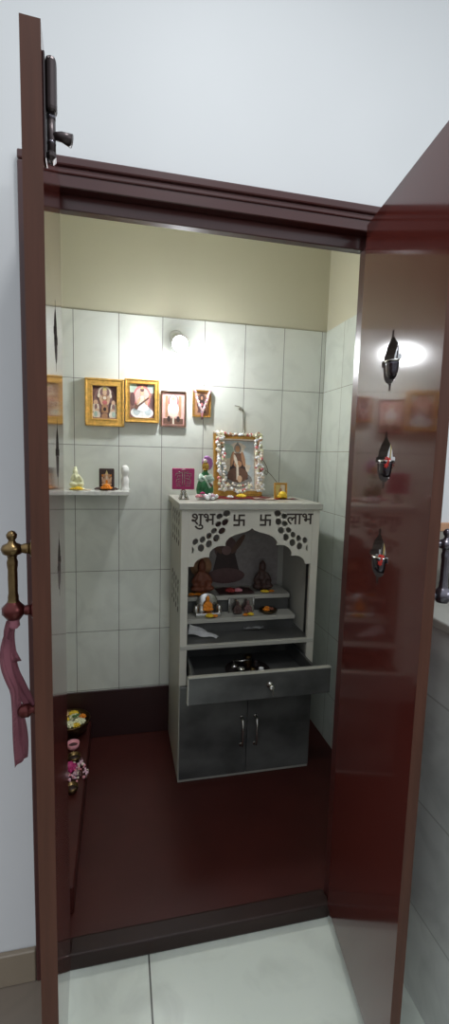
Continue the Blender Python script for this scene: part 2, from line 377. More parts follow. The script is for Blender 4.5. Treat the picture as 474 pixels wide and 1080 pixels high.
# ------------------------------------------------------------------ the temple cabinet
cab = thing('temple_cabinet', (.6875, .85, ZF), 'grey home temple cabinet with arched niche, pulled-out drawer and two dark doors', 'cabinet')
CX0, CX1, CY, CB = .386, .989, .645, 1.04
b = MB(); b.box((.374, .632, 1.241), (.997, CB+.006, 1.268), 'lam_grey', .003, seg=2); b.build('top_slab', cab)
def petal(cx, cz, rx, rz, rot):
    return [(cx+rx*math.cos(a)*math.cos(rot)-rz*math.sin(a)*math.sin(rot), cz+rx*math.cos(a)*math.sin(rot)+rz*math.sin(a)*math.cos(rot)) for a in [2*PI*k/14 for k in range(14)]]
C0 = .6855
lobes = [(-.27, 1.003), (-.246, 1.003), (-.242, 1.017), (-.232, 1.029), (-.215, 1.038), (-.196, 1.041), (-.18, 1.04), (-.182, 1.05), (-.178, 1.064), (-.166, 1.077), (-.148, 1.086), (-.128, 1.089), (-.112, 1.087),
         (-.114, 1.097), (-.109, 1.11), (-.097, 1.122), (-.078, 1.132), (-.055, 1.139), (-.03, 1.145), (-.013, 1.152), (0, 1.162)]
arch = [(C0+x, z) for x, z in lobes]+[(C0-x, z) for x, z in lobes[-2::-1]]
fas = [(CX0+.03, 1.24)]+arch+[(C0+.27, 1.24)]
fas[0] = (C0-.27, 1.24)
pts = [(.445, 1.107, .5), (.475, 1.116, .4), (.501, 1.131, .4), (.522, 1.152, .9), (.544, 1.212, 1.1), (.574, 1.224, 1.3), (.540, 1.18, 1), (.569, 1.188, .7), (.556, 1.151, .9), (.533, 1.121, .3), (.502, 1.097, .2), (.469, 1.081, .1)]
holes = []
for k, (x, z, r) in enumerate(pts):
    big = k in (5, 7, 8, 9, 10, 11)
    for s in (1, -1):
        xx = x if s > 0 else 2*C0-x
        holes.append(petal(xx, z, .0115 if not big else .0135, .0145 if not big else .0165, s*-r))
for s in (1, -1):     # half petals at the outer ends
    x = .431 if s > 0 else 2*C0-.431
    holes.append([(x+s*dx, 1.073+dz) for dx, dz in ((0, .015), (.006, .011), (.009, 0), (.006, -.011), (0, -.015))])
b = MB(); b.flat([fas]+holes, .012, 'lam_white', stand(.652)); fo = b.build('arch_fascia', cab)
b = MB(); b.box((.42, .664, 1.045), (.952, .668, 1.238), 'ink', 0); b.build('fascia_backing', cab) if False else b.bm.free()
# lettering and auspicious signs in dark
def swast(cx, cz, a, t):
    o = MB(); bars = []
    h = a; k = t/2
    return [[(cx-k, cz+h), (cx+h, cz+h), (cx+h, cz+h-t), (cx+k, cz+h-t), (cx+k, cz+k), (cx+h, cz+k), (cx+h, cz-h), (cx+h-t, cz-h), (cx+h-t, cz-k), (cx+k, cz-k),
             (cx+k, cz-h), (cx-h, cz-h), (cx-h, cz-h+t), (cx-k, cz-h+t), (cx-k, cz-k), (cx-h, cz-k), (cx-h, cz+h), (cx-h+t, cz+h), (cx-h+t, cz+k), (cx-k, cz+k)]]
for cx in (.628, .743):
    b = MB(); b.flat(swast(cx, 1.196, .0245, .008), .002, 'ink', stand(.6455)); tag(b.build('auspicious_sign', fo), 'dark brown swastika sign')
for txt, cx in (('\u0936\u0941\u092d', .475), ('\u0932\u093e\u092d', .897)):
    b = MB(); b.text(txt, .072, .002, 'ink', stand(.6455) @ Matrix.Translation((cx, 1.178, 0))); tag(b.build('lettering', fo), 'dark brown writing')
# sides
for s, x0, x1 in ((-1, CX0, CX0+.018), (1, CX1-.018, CX1)):
    b = MB(); b.box((x0, CY+.002, ZF+.012), (x1, CB, 1.24), 'lam_grey', .0015)
    xo = x0-.0006 if s < 0 else x1+.0006
    for zb in (1.15, .86):            # pierced floral marks down the side
        for k in range(4):
            yy = .72+.07*k
            for dz, r in ((.03, .5), (-.02, -.5), (.06, 1.1), (-.06, .9)):
                t = [(yy+.012*math.cos(a)*math.cos(r)-.02*math.sin(a)*math.sin(r), zb+dz+.012*math.cos(a)*math.sin(r)+.02*math.sin(a)*math.cos(r)) for a in [2*PI*q/10 for q in range(10)]]
                b.poly([(xo, p, q) for p, q in t][::-s], 'ink')
    b.build('side_panel', cab)
    st0, st1 = (CX0, .417) if s < 0 else (.956, CX1)
    b = MB(); b.box((st0, CY, .487), (st1, CY+.02, 1.24), 'lam_white', .0015); b.build('stile', cab)
    b = MB(); b.box((x0+(.018 if s < 0 else -.002), CY+.02, .665), (x1+(.002 if s < 0 else -.018), .72, 1.0), 'lam_black', 0); b.build('side_strip', cab)  # black strip on the inner side, just behind the stile
b = MB(); b.box((CX0+.018, 1.028, ZF+.012), (CX1-.018, CB, 1.24), 'lam_grey', 0); b.build('back_panel', cab)
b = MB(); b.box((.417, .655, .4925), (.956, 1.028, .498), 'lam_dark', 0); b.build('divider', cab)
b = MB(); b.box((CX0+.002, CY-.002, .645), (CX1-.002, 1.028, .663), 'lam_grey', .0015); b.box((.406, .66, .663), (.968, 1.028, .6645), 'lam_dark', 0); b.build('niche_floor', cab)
for yf, zt in ((.86, .806), (.78, .727)):
    b = MB(); b.box((.406, yf, zt-.02), (.95, 1.027 if yf > .8 else .868, zt), 'lam_grey', .0015)
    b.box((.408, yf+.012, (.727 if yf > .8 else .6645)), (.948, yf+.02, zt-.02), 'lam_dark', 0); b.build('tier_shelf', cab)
# printed backdrop
UV = lambda x0, x1, z0, z1, y: (lambda u, v, l: (x0+u*(x1-x0), y-.0003*l, z0+v*(z1-z0)))
class Pic:
    def __init__(s, x0, x1, z0, z1, y, bg): s.m = MB(); s.f = UV(x0, x1, z0, z1, y); s.asp = (x1-x0)/(z1-z0); s.l = 1; s.m.box((x0, y, z0), (x1, y+.003, z1), bg, 0)
    def pg(s, pts, m): s.m.poly([s.f(u, v, s.l) for u, v in pts], m); s.l += 1; return s
    def el(s, cx, cy, rx, ry, m, rot=0, n=18):
        P = []
        for k in range(n):
            a = 2*PI*k/n; x = rx*math.cos(a); y = ry*math.sin(a)
            P.append((cx+x*math.cos(rot)-y*math.sin(rot), cy+x*math.sin(rot)+y*math.cos(rot)))
        return s.pg(P, m)
pc = Pic(.45, .94, .806, 1.2, 1.024, 'backdrop')
for k in range(11):
    a = .15+k*.26; pc.pg([(.5+.2*math.cos(a), .55+.25*math.sin(a)), (.5+.34*math.cos(a-.03), .55+.42*math.sin(a-.03)), (.5+.34*math.cos(a+.03), .55+.42*math.sin(a+.03))], 'greyp')
pc.el(.43, .76, .12, .1, 'maroon').el(.43, .68, .055, .08, 'brownp').el(.43, .5, .12, .16, 'maroon').pg([(.3, .2), (.35, .48), (.52, .48), (.58, .2)], 'darkp')
pc.el(.32, .55, .03, .14, 'brownp', .5).el(.56, .55, .03, .14, 'brownp', -.5).el(.44, .14, .2, .1, 'maroon').el(.44, .47, .05, .06, 'mauve')
o = pc.m.build('backdrop_print', cab); tag(o, 'printed backdrop with a dark red standing figure and rays')
# base doors with handles
for x0, x1, hx in ((CX0+.004, .6865, .663), (.6885, CX1-.004, .7265)):
    b = MB(); b.box((x0, CY-.012, ZF+.02), (x1, CY+.003, .487), 'lam_dark', .0015); d_ = b.build('door', cab)
    b = MB(); z0, z1 = .195, .335; y = CY-.012
    b.tube([(hx, y, z1-.006), (hx, y-.022, z1-.012), (hx, y-.028, z1-.04), (hx, y-.026, (z0+z1)/2), (hx, y-.028, z0+.04), (hx, y-.022, z0+.012), (hx, y, z0+.006)], [.006, .0055, .0045, .0055, .0045, .0055, .006], 'silver', 10)
    for z in (z0+.006, z1-.006): b.tube([(hx, y, z), (hx, y-.004, z)], .009, 'silver', 12)
    tag(b.build('handle', d_), 'silver bow handle')
b = MB(); b.box((CX0, CY+.002, ZF), (CX1, CB, ZF+.02), 'lam_grey', .001); b.build('base_board', cab)
# drawer
b = MB(); b.box((.395, .455, .505), (.985, .473, .613), 'lam_dark', .001); b.box((.394, .4535, .6115), (.986, .474, .6165), 'lam_grey', .0008)
b.box((.3935, .4535, .505), (.3985, .474, .6165), 'lam_grey', .0008)
dr = b.build('drawer', cab)
b = MB(); b.box((.425, .473, .512), (.952, .86, .522), 'lam_dark', .0)
for x in (.425, .94): b.box((x, .473, .512), (x+.012, .86, .585), 'lam_dark', .001)
b.box((.425, .85, .512), (.952, .86, .585), 'lam_dark', 0); b.build('drawer_tray', dr)
b = MB(); b.lathe((.724, .455, .563), [(.012, 0), (.014, .004), (.012, .008), (.006, .01), (.006, .02), (.011, .024), (.012, .03), (.008, .034), (0, .035)], 'silver', 18, axis='y')
b.box((.722, .408, .536), (.7265, .4235, .562), 'silver', .001); tag(b.build('knob', dr), 'silver lock knob with its key')

# ------------------------------------------------------------------ helpers for small devotional things
def picture(name, x0, x1, z0, z1, y0, depth, fw, fmat, label, art, tilt=0, inner=None, bg='mauve'):
    o = thing(name, ((x0+x1)/2, y0, z0), label, 'picture')
    T = Matrix.Translation((0, y0, z0)) @ Matrix.Rotation(tilt, 4, 'X') @ Matrix.Translation((0, -y0, -z0))
    b = MB(); y1 = y0+depth
    outer = [(x0, z0), (x1, z0), (x1, z1), (x0, z1)]; inn = [(x0+fw, z0+fw), (x1-fw, z0+fw), (x1-fw, z1-fw), (x0+fw, z1-fw)]
    b.flat([outer, inn], depth, fmat, T @ stand(y0+depth/2))
    # raised outer bead and inner slip
    e = fw*.3
    for A, B in ((x0, x0+e), (x1-e, x1)): b.box((A, y0-.004, z0), (B, y0+.002, z1), fmat, .002, T)
    for A, B in ((z0, z0+e), (z1-e, z1)): b.box((x0, y0-.004, A), (x1, y0+.002, B), fmat, .002, T)
    e2 = fw*.22
    for A, B in ((x0+fw-e2, x0+fw), (x1-fw, x1-fw+e2)): b.box((A, y0-.002, z0+fw), (B, y0+.002, z1-fw), inner or fmat, .001, T)
    for A, B in ((z0+fw-e2, z0+fw), (z1-fw, z1-fw+e2)): b.box((x0+fw-e2, y0-.002, A), (x1-fw+e2, y0+.002, B), inner or fmat, .001, T)
    b.build('frame', o)
    p = Pic(x0+fw*.95, x1-fw*.95, z0+fw*.95, z1-fw*.95, y0+depth*.45, bg); art(p); p.m.build('picture', o, T)
    return o, T

def artA(p):
    p.el(.5, .5, .46, .5, 'mauve').el(.5, .8, .26, .19, 'creamp').el(.5, .8, .2, .14, 'mauve').el(.5, .8, .085, .085, 'skin').pg([(.41, .86), (.46, .97), (.5, .99), (.54, .97), (.59, .86)], 'palegold')
    p.pg([(.38, .72), (.62, .72), (.58, .5), (.66, .2), (.34, .2), (.42, .5)], 'tan').el(.35, .58, .055, .16, 'skin', .35).el(.65, .58, .055, .16, 'skin', -.35).el(.5, .5, .1, .06, 'rose').el(.5, .64, .07, .05, 'creamp')
    p.el(.26, .7, .05, .06, 'creamp').el(.74, .7, .05, .06, 'creamp')
    for s in (-1, 1):
        p.el(.5+s*.36, .5, .085, .07, 'skin').pg([(.5+s*.25, .45), (.5+s*.46, .45), (.5+s*.48, .22), (.5+s*.22, .22)], 'creamp').el(.5+s*.35, .36, .06, .09, 'mauve')
        p.el(.5+s*.3, .26, .08, .06, 'skin').el(.5+s*.33, .13, .16, .12, 'creamp').el(.5+s*.36, .15, .07, .08, 'palegreen')
    p.el(.5, .3, .06, .06, 'darkp').el(.5, .1, .12, .08, 'tan').pg([(.02, .01), (.98, .01), (.98, .05), (.02, .05)], 'tan')
def artB(p):
    p.el(.1, .9, .2, .16, 'palegreen').el(.9, .9, .2, .16, 'palegreen').el(.5, .62, .36, .34, 'rose').el(.5, .62, .3, .28, 'pinkp').el(.12, .55, .1, .2, 'maroon').el(.9, .5, .08, .2, 'maroon')
    p.el(.5, .16, .46, .18, 'whitep').el(.28, .2, .14, .12, 'bluegrey').el(.74, .2, .14, .12, 'bluegrey').pg([(.34, .6), (.66, .6), (.75, .25), (.25, .25)], 'whitep').el(.5, .3, .28, .1, 'whitep')
    p.el(.5, .75, .085, .085, 'skin').el(.5, .83, .08, .06, 'maroon').pg([(.44, .86), (.5, .96), (.56, .86)], 'palegold').el(.5, .55, .12, .1, 'creamp').el(.36, .5, .05, .13, 'skin', -.5).el(.64, .5, .05, .13, 'skin', .5)
    p.pg([(.2, .3), (.24, .26), (.84, .62), (.82, .67)], 'brownp').el(.27, .32, .08, .07, 'brownp').el(.8, .63, .05, .05, 'tan')
def artC(p):
    p.pg([(.05, .05), (.95, .05), (.95, .95), (.05, .95)], 'pinkp').pg([(.14, .25), (.26, .25), (.26, .9), (.14, .9)], 'tan').pg([(.74, .25), (.86, .25), (.86, .9), (.74, .9)], 'tan')
    p.el(.5, .72, .24, .24, 'rose').el(.5, .76, .17, .18, 'creamp').el(.5, .5, .25, .22, 'whitep').el(.5, .7, .11, .1, 'whitep').pg([(.42, .78), (.5, .9), (.58, .78)], 'palegold').el(.5, .36, .2, .1, 'creamp')
    p.pg([(.05, .05), (.95, .05), (.95, .22), (.05, .22)], 'brownp').el(.3, .2, .08, .09, 'darkp').el(.72, .2, .08, .09, 'darkp').pg([(.46, .05), (.54, .05), (.53, .3), (.47, .3)], 'creamp')
def artD(p):
    p.el(.5, .55, .35, .4, 'brownp').el(.5, .75, .16, .14, 'darkp').el(.5, .5, .22, .2, 'darkp').el(.5, .74, .08, .08, 'tan').pg([(.3, .35), (.7, .35), (.8, .1), (.2, .1)], 'maroon').el(.5, .47, .09, .07, 'rose')
def artE(p):
    p.el(.5, .6, .4, .36, 'creamp').el(.2, .78, .2, .15, 'palegreen').el(.85, .7, .2, .2, 'bluegrey').el(.5, .2, .42, .16, 'greyp')
    p.pg([(.33, .6), (.67, .6), (.8, .22), (.5, .14), (.2, .22)], 'darkp').el(.5, .3, .3, .15, 'brownp').el(.5, .83, .1, .1, 'greyp').el(.5, .83, .065, .075, 'tan').pg([(.43, .89), (.5, .97), (.57, .89)], 'greyp')
    p.pg([(.38, .74), (.62, .74), (.6, .5), (.4, .5)], 'brownp').el(.34, .62, .05, .16, 'tan', -.25).el(.66, .62, .05, .16, 'tan', .25).el(.5, .52, .12, .07, 'tan').pg([(.46, .5), (.52, .5), (.53, .2), (.46, .2)], 'creamp').el(.55, .22, .07, .07, 'skin').el(.44, .6, .04, .12, 'creamp', .4)
YB = D-.0095
oA, _ = picture('framed_picture', -.012, .162, 1.583, 1.797, YB-.02, .02, .033, 'gold', 'wide gold framed picture of a brownish standing deity with attendants, leftmost on the tiled wall', artA, bg='maroon')
oB, _ = picture('framed_picture', .166, .323, 1.606, 1.804, YB-.02, .02, .022, 'gold', 'gold framed picture of a white robed goddess with a lute before a pink halo', artB, bg='mauve', inner='gold_dull')
oC, _ = picture('framed_picture', .332, .451, 1.592, 1.759, YB-.012, .012, .007, 'brownframe', 'thin brown framed pale pink picture of a white seated figure below the lamp', artC, bg='pinkp')
oD, _ = picture('framed_picture', .484, .572, 1.645, 1.772, YB-.014, .014, .009, 'gold_dull', 'smallest wall picture, brown with a V of white flowers, rightmost of its row', artD, bg='tan')
# garland on D
b = MB()
for k in range(26):
    t = k/25; u = abs(2*t-1)
    x = .492+.073*t; z = 1.665+.105*u**1.1
    b.ell((x+random.uniform(-.002, .002), YB-.022, z), random.uniform(.006, .008), ('whitep', 'lilac', 'creamp', 'lilac')[k % 4], 1)
for k in range(5): b.ell((.5285, YB-.022, 1.66-.006*k), .005, ['pinkflower', 'maroon'][k > 2], 1)
for x in (.492, .565): b.ell((x, YB-.02, 1.765), .007, 'pinkflower', 1)
tag(b.build('flower_garland', origin=(.528, YB-.02, 1.77)), 'thin pale pink V-shaped garland hanging on the smallest wall picture', 'garland')

# big garlanded picture leaning on the wall on the cabinet top
ZT = 1.268
yb = .96
oE, TE = picture('framed_picture', .583, .822, ZT+.001, ZT+.306, yb, .022, .034, 'gold_dull', 'large gold framed picture hung with a white garland, standing on the temple cabinet', artE, tilt=-.14, inner='creamp', bg='bluegrey')
b = MB(); rnd = random.Random(3)
def bead(x, z, y=yb-.009, r=.0095):
    m_ = rnd.choice(['whitep']*5+['creamp']*4+['ivory', 'ivory', 'rose', 'tan'])
    b.ell((x+rnd.uniform(-.007, .007), y-rnd.uniform(0, .012), z+rnd.uniform(-.005, .005)), (r*rnd.uniform(.7, 1.1), r*rnd.uniform(.6, 1), r*rnd.uniform(.7, 1.1)), m_, 1, TE)
zt = ZT+.30
for k in range(60):
    for xx in (.598, .622, .79, .808):
        t = k/59; bead(xx+(.012*t if xx > .7 else -.0+.012*t), zt-.275*t+.004)
for k in range(40): t = k/39; bead(.585+.236*t, zt+.004-.006*math.sin(t*PI), r=.008)
for k in range(44):
    t = k/43; x = .64+.13*t; bead(x, ZT+.062-.038*math.sin(t*PI), r=.0085)
for k in range(14): t = k/13; bead(.668+.075*t, ZT+.064-.012*math.sin(t*PI), r=.006)
tag(b.build('flower_garland', origin=(.70, yb, ZT+.3)), 'thick white flower garland with red flecks framing the large picture', 'garland')

# red cloth strip and flowers on cabinet top
b = MB(); rw = []
for k in range(14):
    t = k/13; x = .565+.275*t
    rw.append([(x, .80+.012*math.sin(k*1.3)+.09*j/4, ZT+.0022+.002*math.sin(k*2.1+j)+(.001*j)) for j in range(5)])
b.ribbon(rw, 'redcloth'); tag(b.build('cloth_strip', origin=(.7, .85, ZT)), 'dark red cloth strip laid in front of the large garlanded picture', 'cloth')
b = MB(); b.flower((.675, .80, ZT+.016), .024, 'yellow', 9, .8); tag(b.build('yellow_flower', origin=(.675, .80, ZT)), 'yellow flower lying in front of the large garlanded picture', 'flower')
b = MB(); b.flower((.622, .79, ZT+.013), .016, 'whitep', 7, .8, 'pinkflower'); tag(b.build('white_flower', origin=(.622, .79, ZT)), 'small white flower left of the yellow one on the cabinet top', 'flower')
b = MB(); b.ribbon([[(.735+.09*t/6, .765+.02*j, ZT+.006+.003*math.sin(t*1.2)) for j in range(4)] for t in range(7)], 'palecloth'); tag(b.build('paper_strip', origin=(.78, .79, ZT)), 'pale folded paper strip on the cabinet top right of the yellow flower', 'paper')
# small gold picture with a yellow flower
picture('framed_picture', .853, .915, ZT+.001, ZT+.075, .86, .01, .006, 'gold', 'tiny gold framed plate at the right end of the cabinet top', lambda p: p.pg([(.06, .06), (.48, .06), (.48, .94), (.06, .94)], 'palegold').pg([(.52, .06), (.94, .06), (.94, .94), (.52, .94)], 'creamp').el(.5, .5, .14, .2, 'tan'), tilt=-.12, bg='gold_dull')
b = MB(); b.flower((.882, .835, ZT+.012), .024, 'yellow', 9, 1.2); b.ell((.882, .832, ZT+.02), (.02, .018, .018), 'yellow', 2); tag(b.build('yellow_flower', origin=(.882, .835, ZT)), 'round yellow flower before the tiny gold plate', 'flower')
b = MB(); b.ribbon([[(.845+.018*t, .80+.012*j, ZT+.002+.003*(t % 2)) for j in range(4)] for t in range(7)], 'redcloth'); tag(b.build('cloth_strip', origin=(.9, .82, ZT)), 'small red cloth piece under the tiny gold plate', 'cloth')
# pink plaque on a silver stand
pl = thing('pink_plaque', (.411, .79, ZT), 'square magenta plaque with silver design on a little silver stand', 'plaque')
b = MB(); b.box((.362, .786, 1.312), (.459, .792, 1.404), 'magenta', .003)
def dl(pts, r=.0016): b.tube([(.4105+x*.044, .7845, 1.358+z*.042) for x, z in pts], r, 'silver', 5)
for s in (-1, 1):
    dl([(s*.1, .8), (s*.1, -.8)]); dl([(s*.25, .55), (s*.75, .55), (s*.75, .2)]); dl([(s*.25, .3), (s*.6, .3), (s*.6, 0)]); dl([(s*.25, .05), (s*.7, -.1), (s*.7, -.5), (s*.3, -.5)]); dl([(s*.3, -.3), (s*.55, -.3)]); dl([(s*.5, .75), (s*.15, .6)]); dl([(s*.2, -.75), (s*.7, -.7)])
dl([(-.2, .9), (0, .98), (.2, .9)]); b.build('plate', pl)
b = MB(); b.lathe((.411, .79, ZT), [(0, 0), (.02, 0), (.021, .006), (.012, .014), (.009, .028), (.014, .036), (.006, .044), (0, .045)], 'silver')
for s in (-1, 1): b.tube([(.411, .788, ZT+.042), (.411+s*.014, .775, ZT+.02), (.411+s*.02, .765, ZT+.002)], .0035, 'silver', 8)
tag(b.build('stand', pl), 'bright silver stand')
# draped idol on white base
idl = thing('idol', (.512, .82, ZT), 'small idol in green dress and purple headdress beside the large picture', 'idol')
b = MB(); z = ZT+.022
b.lathe((.512, .82, z), [(.0, 0), (.036, 0), (.04, .02), (.035, .045), (.026, .07), (.022, .08), (.018, .09), (.011, .098), (.01, .104), (0, .106)], 'green', 20, squash=.75)
b.tube([(.492, .815, z+.085), (.482, .80, z+.066), (.498, .79, z+.058)], [.009, .008, .006], 'palegreen'); b.tube([(.532, .815, z+.085), (.543, .80, z+.066), (.526, .79, z+.056)], [.009, .008, .006], 'palegreen')
b.ell((.502, .793, z+.04), (.018, .012, .022), 'green', 2); b.ell((.524, .793, z+.075), (.016, .008, .012), 'palegreen', 2); b.ell((.53, .795, z+.04), (.012, .01, .012), 'brownp', 1); b.ell((.512, .80, z+.07), (.012, .008, .016), 'creamp', 2); b.ell((.536, .80, z+.055), (.008, .008, .022), 'whitep', 2); b.tube([(.494, .797, z+.08), (.512, .79, z+.06), (.53, .79, z+.03)], .005, 'palegreen'); b.build('body', idl)
b = MB(); b.ell((.512, .815, z+.122), (.0165, .015, .021), 'brass_bright', 2); b.ell((.512, .80, z+.12), (.003, .004, .004), 'brass_bright', 1); b.ell((.506, .802, z+.126), .002, 'black', 1); b.ell((.518, .802, z+.126), .002, 'black', 1); b.tube([(.507, .801, z+.112), (.517, .801, z+.112)], .0012, 'redcloth', 5)
b.ell((.512, .82, z+.105), (.01, .01, .012), 'brass_bright', 1); b.build('head', idl)
b = MB()
for k in range(7):
    a = -.9+k*.45; b.ell((.52+.019*math.cos(a), .83, z+.136+.024*math.sin(a)), (.010, .007, .011), 'violet', 1)
b.ell((.517, .832, z+.14), (.02, .011, .022), 'violet', 2); b.ell((.508, .806, z+.146), (.01, .008, .009), 'creamp', 1); tag(b.build('headdress', idl), 'purple headdress with a cream ornament')
b = MB(); b.box((.474, .788, ZT), (.552, .852, ZT+.022), 'plaster', .006, seg=2); b.build('base', idl)
b = MB(); b.flower((.478, .765, ZT+.016), .018, 'pinkflower', 8, .9); b.flower((.492, .768, ZT+.03), .012, 'magenta', 7, .9); tag(b.build('pink_flower', origin=(.48, .765, ZT)), 'pink flower between the plaque and the green idol', 'flower')
b = MB()
for k in range(16): b.ell((.53+random.uniform(-.028, .028), .755+random.uniform(-.018, .018), ZT+.009+random.uniform(0, .014)), random.uniform(.007, .011), 'whitep' if k % 3 else 'lilac', 1)
tag(b.build('white_flowers', origin=(.53, .755, ZT)), 'small heap of white petals before the green idol', 'flowers')

# wall wire, nail
wr = thing('wall_wire', (.74, YB, 1.70), 'thin wire and little hook on the tiles above the large picture', 'wire')
b = MB(); b.tube([(.695, YB-.002, 1.708), (.715, YB-.006, 1.705), (.735, YB-.006, 1.69), (.742, YB-.003, 1.65), (.745, YB-.003, 1.60), (.748, YB-.012, 1.575)], .0018, 'wire', 6); b.build('wire', wr)
b = MB(); b.tube([(.725, YB, 1.693), (.725, YB-.016, 1.690), (.725, YB-.018, 1.70)], .003, 'silver', 8); b.ell((.722, YB-.007, 1.693), (.011, .007, .007), 'wire', 1); b.build('hook', wr)
b = MB(); b.tube([(.84, YB-.003, 1.452), (.852, YB-.008, 1.44), (.868, YB-.012, 1.41), (.876, YB-.01, 1.385), (.866, YB-.012, 1.372), (.855, YB-.014, 1.382), (.862, YB-.012, 1.395), (.89, YB-.008, 1.375), (.93, YB-.006, 1.33), (.952, YB-.012, 1.29)], .0016, 'wire', 6)
tag(b.build('wire_loop', origin=(.85, YB, 1.44)), 'thin curled wire on the tiles right of the large picture', 'wire')

# lamp
lp = thing('wall_lamp', (.402, YB, 2.005), 'white wall lamp with a glowing bulb above the pictures', 'lamp')
ax = Matrix.Translation((.402, YB, 2.005)) @ Matrix.Rotation(math.radians(112), 4, 'X')
b = MB(); b.lathe((.402, YB, 2.005), [(.034, 0), (.034, .008), (.028, .016), (.0, .016)], 'lamp_plastic', 24, axis='y')
b.lathe((0, 0, 0), [(.022, .004), (.022, .105), (.019, .109), (0, .109)], 'lamp_plastic', 24, X=ax); b.build('holder', lp)
b = MB(); b.lathe((0, 0, .105), [(.014, 0), (.016, .01), (.026, .03), (.0315, .045), (.0, .045)], 'lamp_plastic', 24, X=ax); b.build('bulb_neck', lp)
b = MB(); b.lathe((0, 0, .1505), [(.0315, 0), (.0325, .008), (.03, .02), (.022, .03), (.011, .0355), (0, .037)], 'lamp_glow', 24, X=ax); tag(b.build('bulb_dome', lp), 'glowing white dome')

# white shelf with its things
ZS = 1.29
sh = thing('wall_shelf', (.04, YB, ZS-.022), 'white wall shelf under the leftmost gold picture', 'shelf')
b = MB(); b.box((-.34, .935, ZS-.02), (.184, YB, ZS), 'plaster', .003, seg=2); b.build('board', sh)
b = MB()
for x in (-.25, .10): b.box((x, .965, ZS-.05), (x+.012, YB, ZS-.02), 'plaster', .002)
b.build('bracket', sh) if False else b.bm.free()
g = thing('idol', (-.047, .985, ZS), 'cream coloured seated idol at the left of the white shelf', 'idol')
b = MB(); x, y, z = -.047, .985, ZS+.008
b.ell((x, y, z+.014), (.03, .022, .014), 'ivory', 2); b.ell((x, y+.004, z+.04), (.02, .015, .026), 'ivory', 2); b.ell((x-.006, y, z+.074), (.0125, .0125, .0145), 'ivory', 2); b.ell((x-.006, y+.004, z+.09), (.008, .008, .009), 'ivory', 2)
b.ell((x-.018, y-.008, z+.05), (.007, .008, .02), 'ivory', 2, rot=Matrix.Rotation(.4, 4, 'Y')); b.ell((x+.02, y-.008, z+.04), (.007, .008, .02), 'ivory', 2, rot=Matrix.Rotation(-.5, 4, 'Y'))
b.ell((x-.017, y-.014, z+.02), (.016, .012, .009), 'ivory', 2); b.ell((x+.017, y-.014, z+.02), (.016, .012, .009), 'ivory', 2); b.ell((x-.005, y-.014, z+.055), (.005, .006, .013), 'ivory', 1)
b.build('figure', g, remesh=.0028)
b = MB(); b.lathe((x, y, ZS), [(0, 0), (.034, 0), (.034, .006), (.03, .01), (0, .01)], 'ivory', 20, squash=.7); b.build('base', g)
b = MB(); b.flower((-.04, .953, ZS+.009), .022, 'yellow', 9, .7); b.flower((-.062, .957, ZS+.007), .014, 'yellow', 7, .7); tag(b.build('yellow_flower', origin=(-.045, .953, ZS)), 'yellow flower at the feet of the cream idol on the shelf', 'flower')
b = MB(); b.lathe((-.002, .965, ZS), [(0, 0), (.016, 0), (.022, .005), (.019, .005), (.014, .002), (0, .002)], 'creamp', 18); tag(b.build('small_dish', origin=(-.002, .965, ZS)), 'tiny cream dish between the two idols on the shelf', 'dish')
pk = thing('picture_block', (.084, .985, ZS), 'dark upright plaque with a pale seated elephant-headed figure on the shelf', 'plaque')
b = MB(); b.box((.05, .985, ZS), (.118, 1.0, ZS+.1), 'idolbrown', .003); b.build('block', pk)
p = Pic(.053, .115, ZS+.003, ZS+.097, .9835, 'darkp')
p.el(.5, .4, .36, .2, 'tan').el(.5, .42, .2, .22, 'skin').el(.5, .68, .15, .13, 'skin').el(.33, .68, .1, .09, 'tan').el(.67, .68, .1, .09, 'tan').pg([(.4, .78), (.5, .96), (.6, .78)], 'palegold').pg([(.46, .66), (.54, .66), (.56, .45), (.62, .4), (.58, .36), (.48, .42)], 'creamp')
p.el(.22, .5, .07, .14, 'skin', .4).el(.78, .5, .07, .14, 'skin', -.4).el(.2, .7, .05, .06, 'orange').el(.8, .7, .05, .06, 'orange').el(.3, .26, .16, .07, 'skin').el(.7, .26, .16, .07, 'skin').el(.5, .4, .09, .09, 'orange')
p.m.build('picture', pk)
b = MB(); b.flower((.083, .958, ZS+.013), .027, 'orange', 10, .9); b.ell((.083, .958, ZS+.02), (.02, .02, .014), 'orange', 1); tag(b.build('orange_flower', origin=(.083, .958, ZS)), 'orange marigold before the dark elephant-headed plaque', 'flower')
for sx, lab in ((-1, 'dark brown dried flower left of the orange marigold'), (1, 'dark brown dried flower right of the orange marigold')):
    b = MB(); b.flower((.083+sx*.036, .965, ZS+.008), .018, 'idolbrown', 8, .8); tag(b.build('dried_flower', origin=(.083+sx*.036, .965, ZS)), lab, 'flower', 'dried flowers on the shelf')
b = MB(); b.lathe((.166, .99, ZS), [(0, 0), (.021, 0), (.022, .006), (.017, .014), (.0165, .03), (.019, .045), (.015, .058), (.0105, .066), (.0145, .074), (.019, .09), (.0165, .106), (.009, .115), (0, .118)], 'plaster', 24)
tag(b.build('white_ornament', origin=(.166, .99, ZS)), 'plain white rounded figure-shaped ornament at the right end of the shelf', 'ornament')

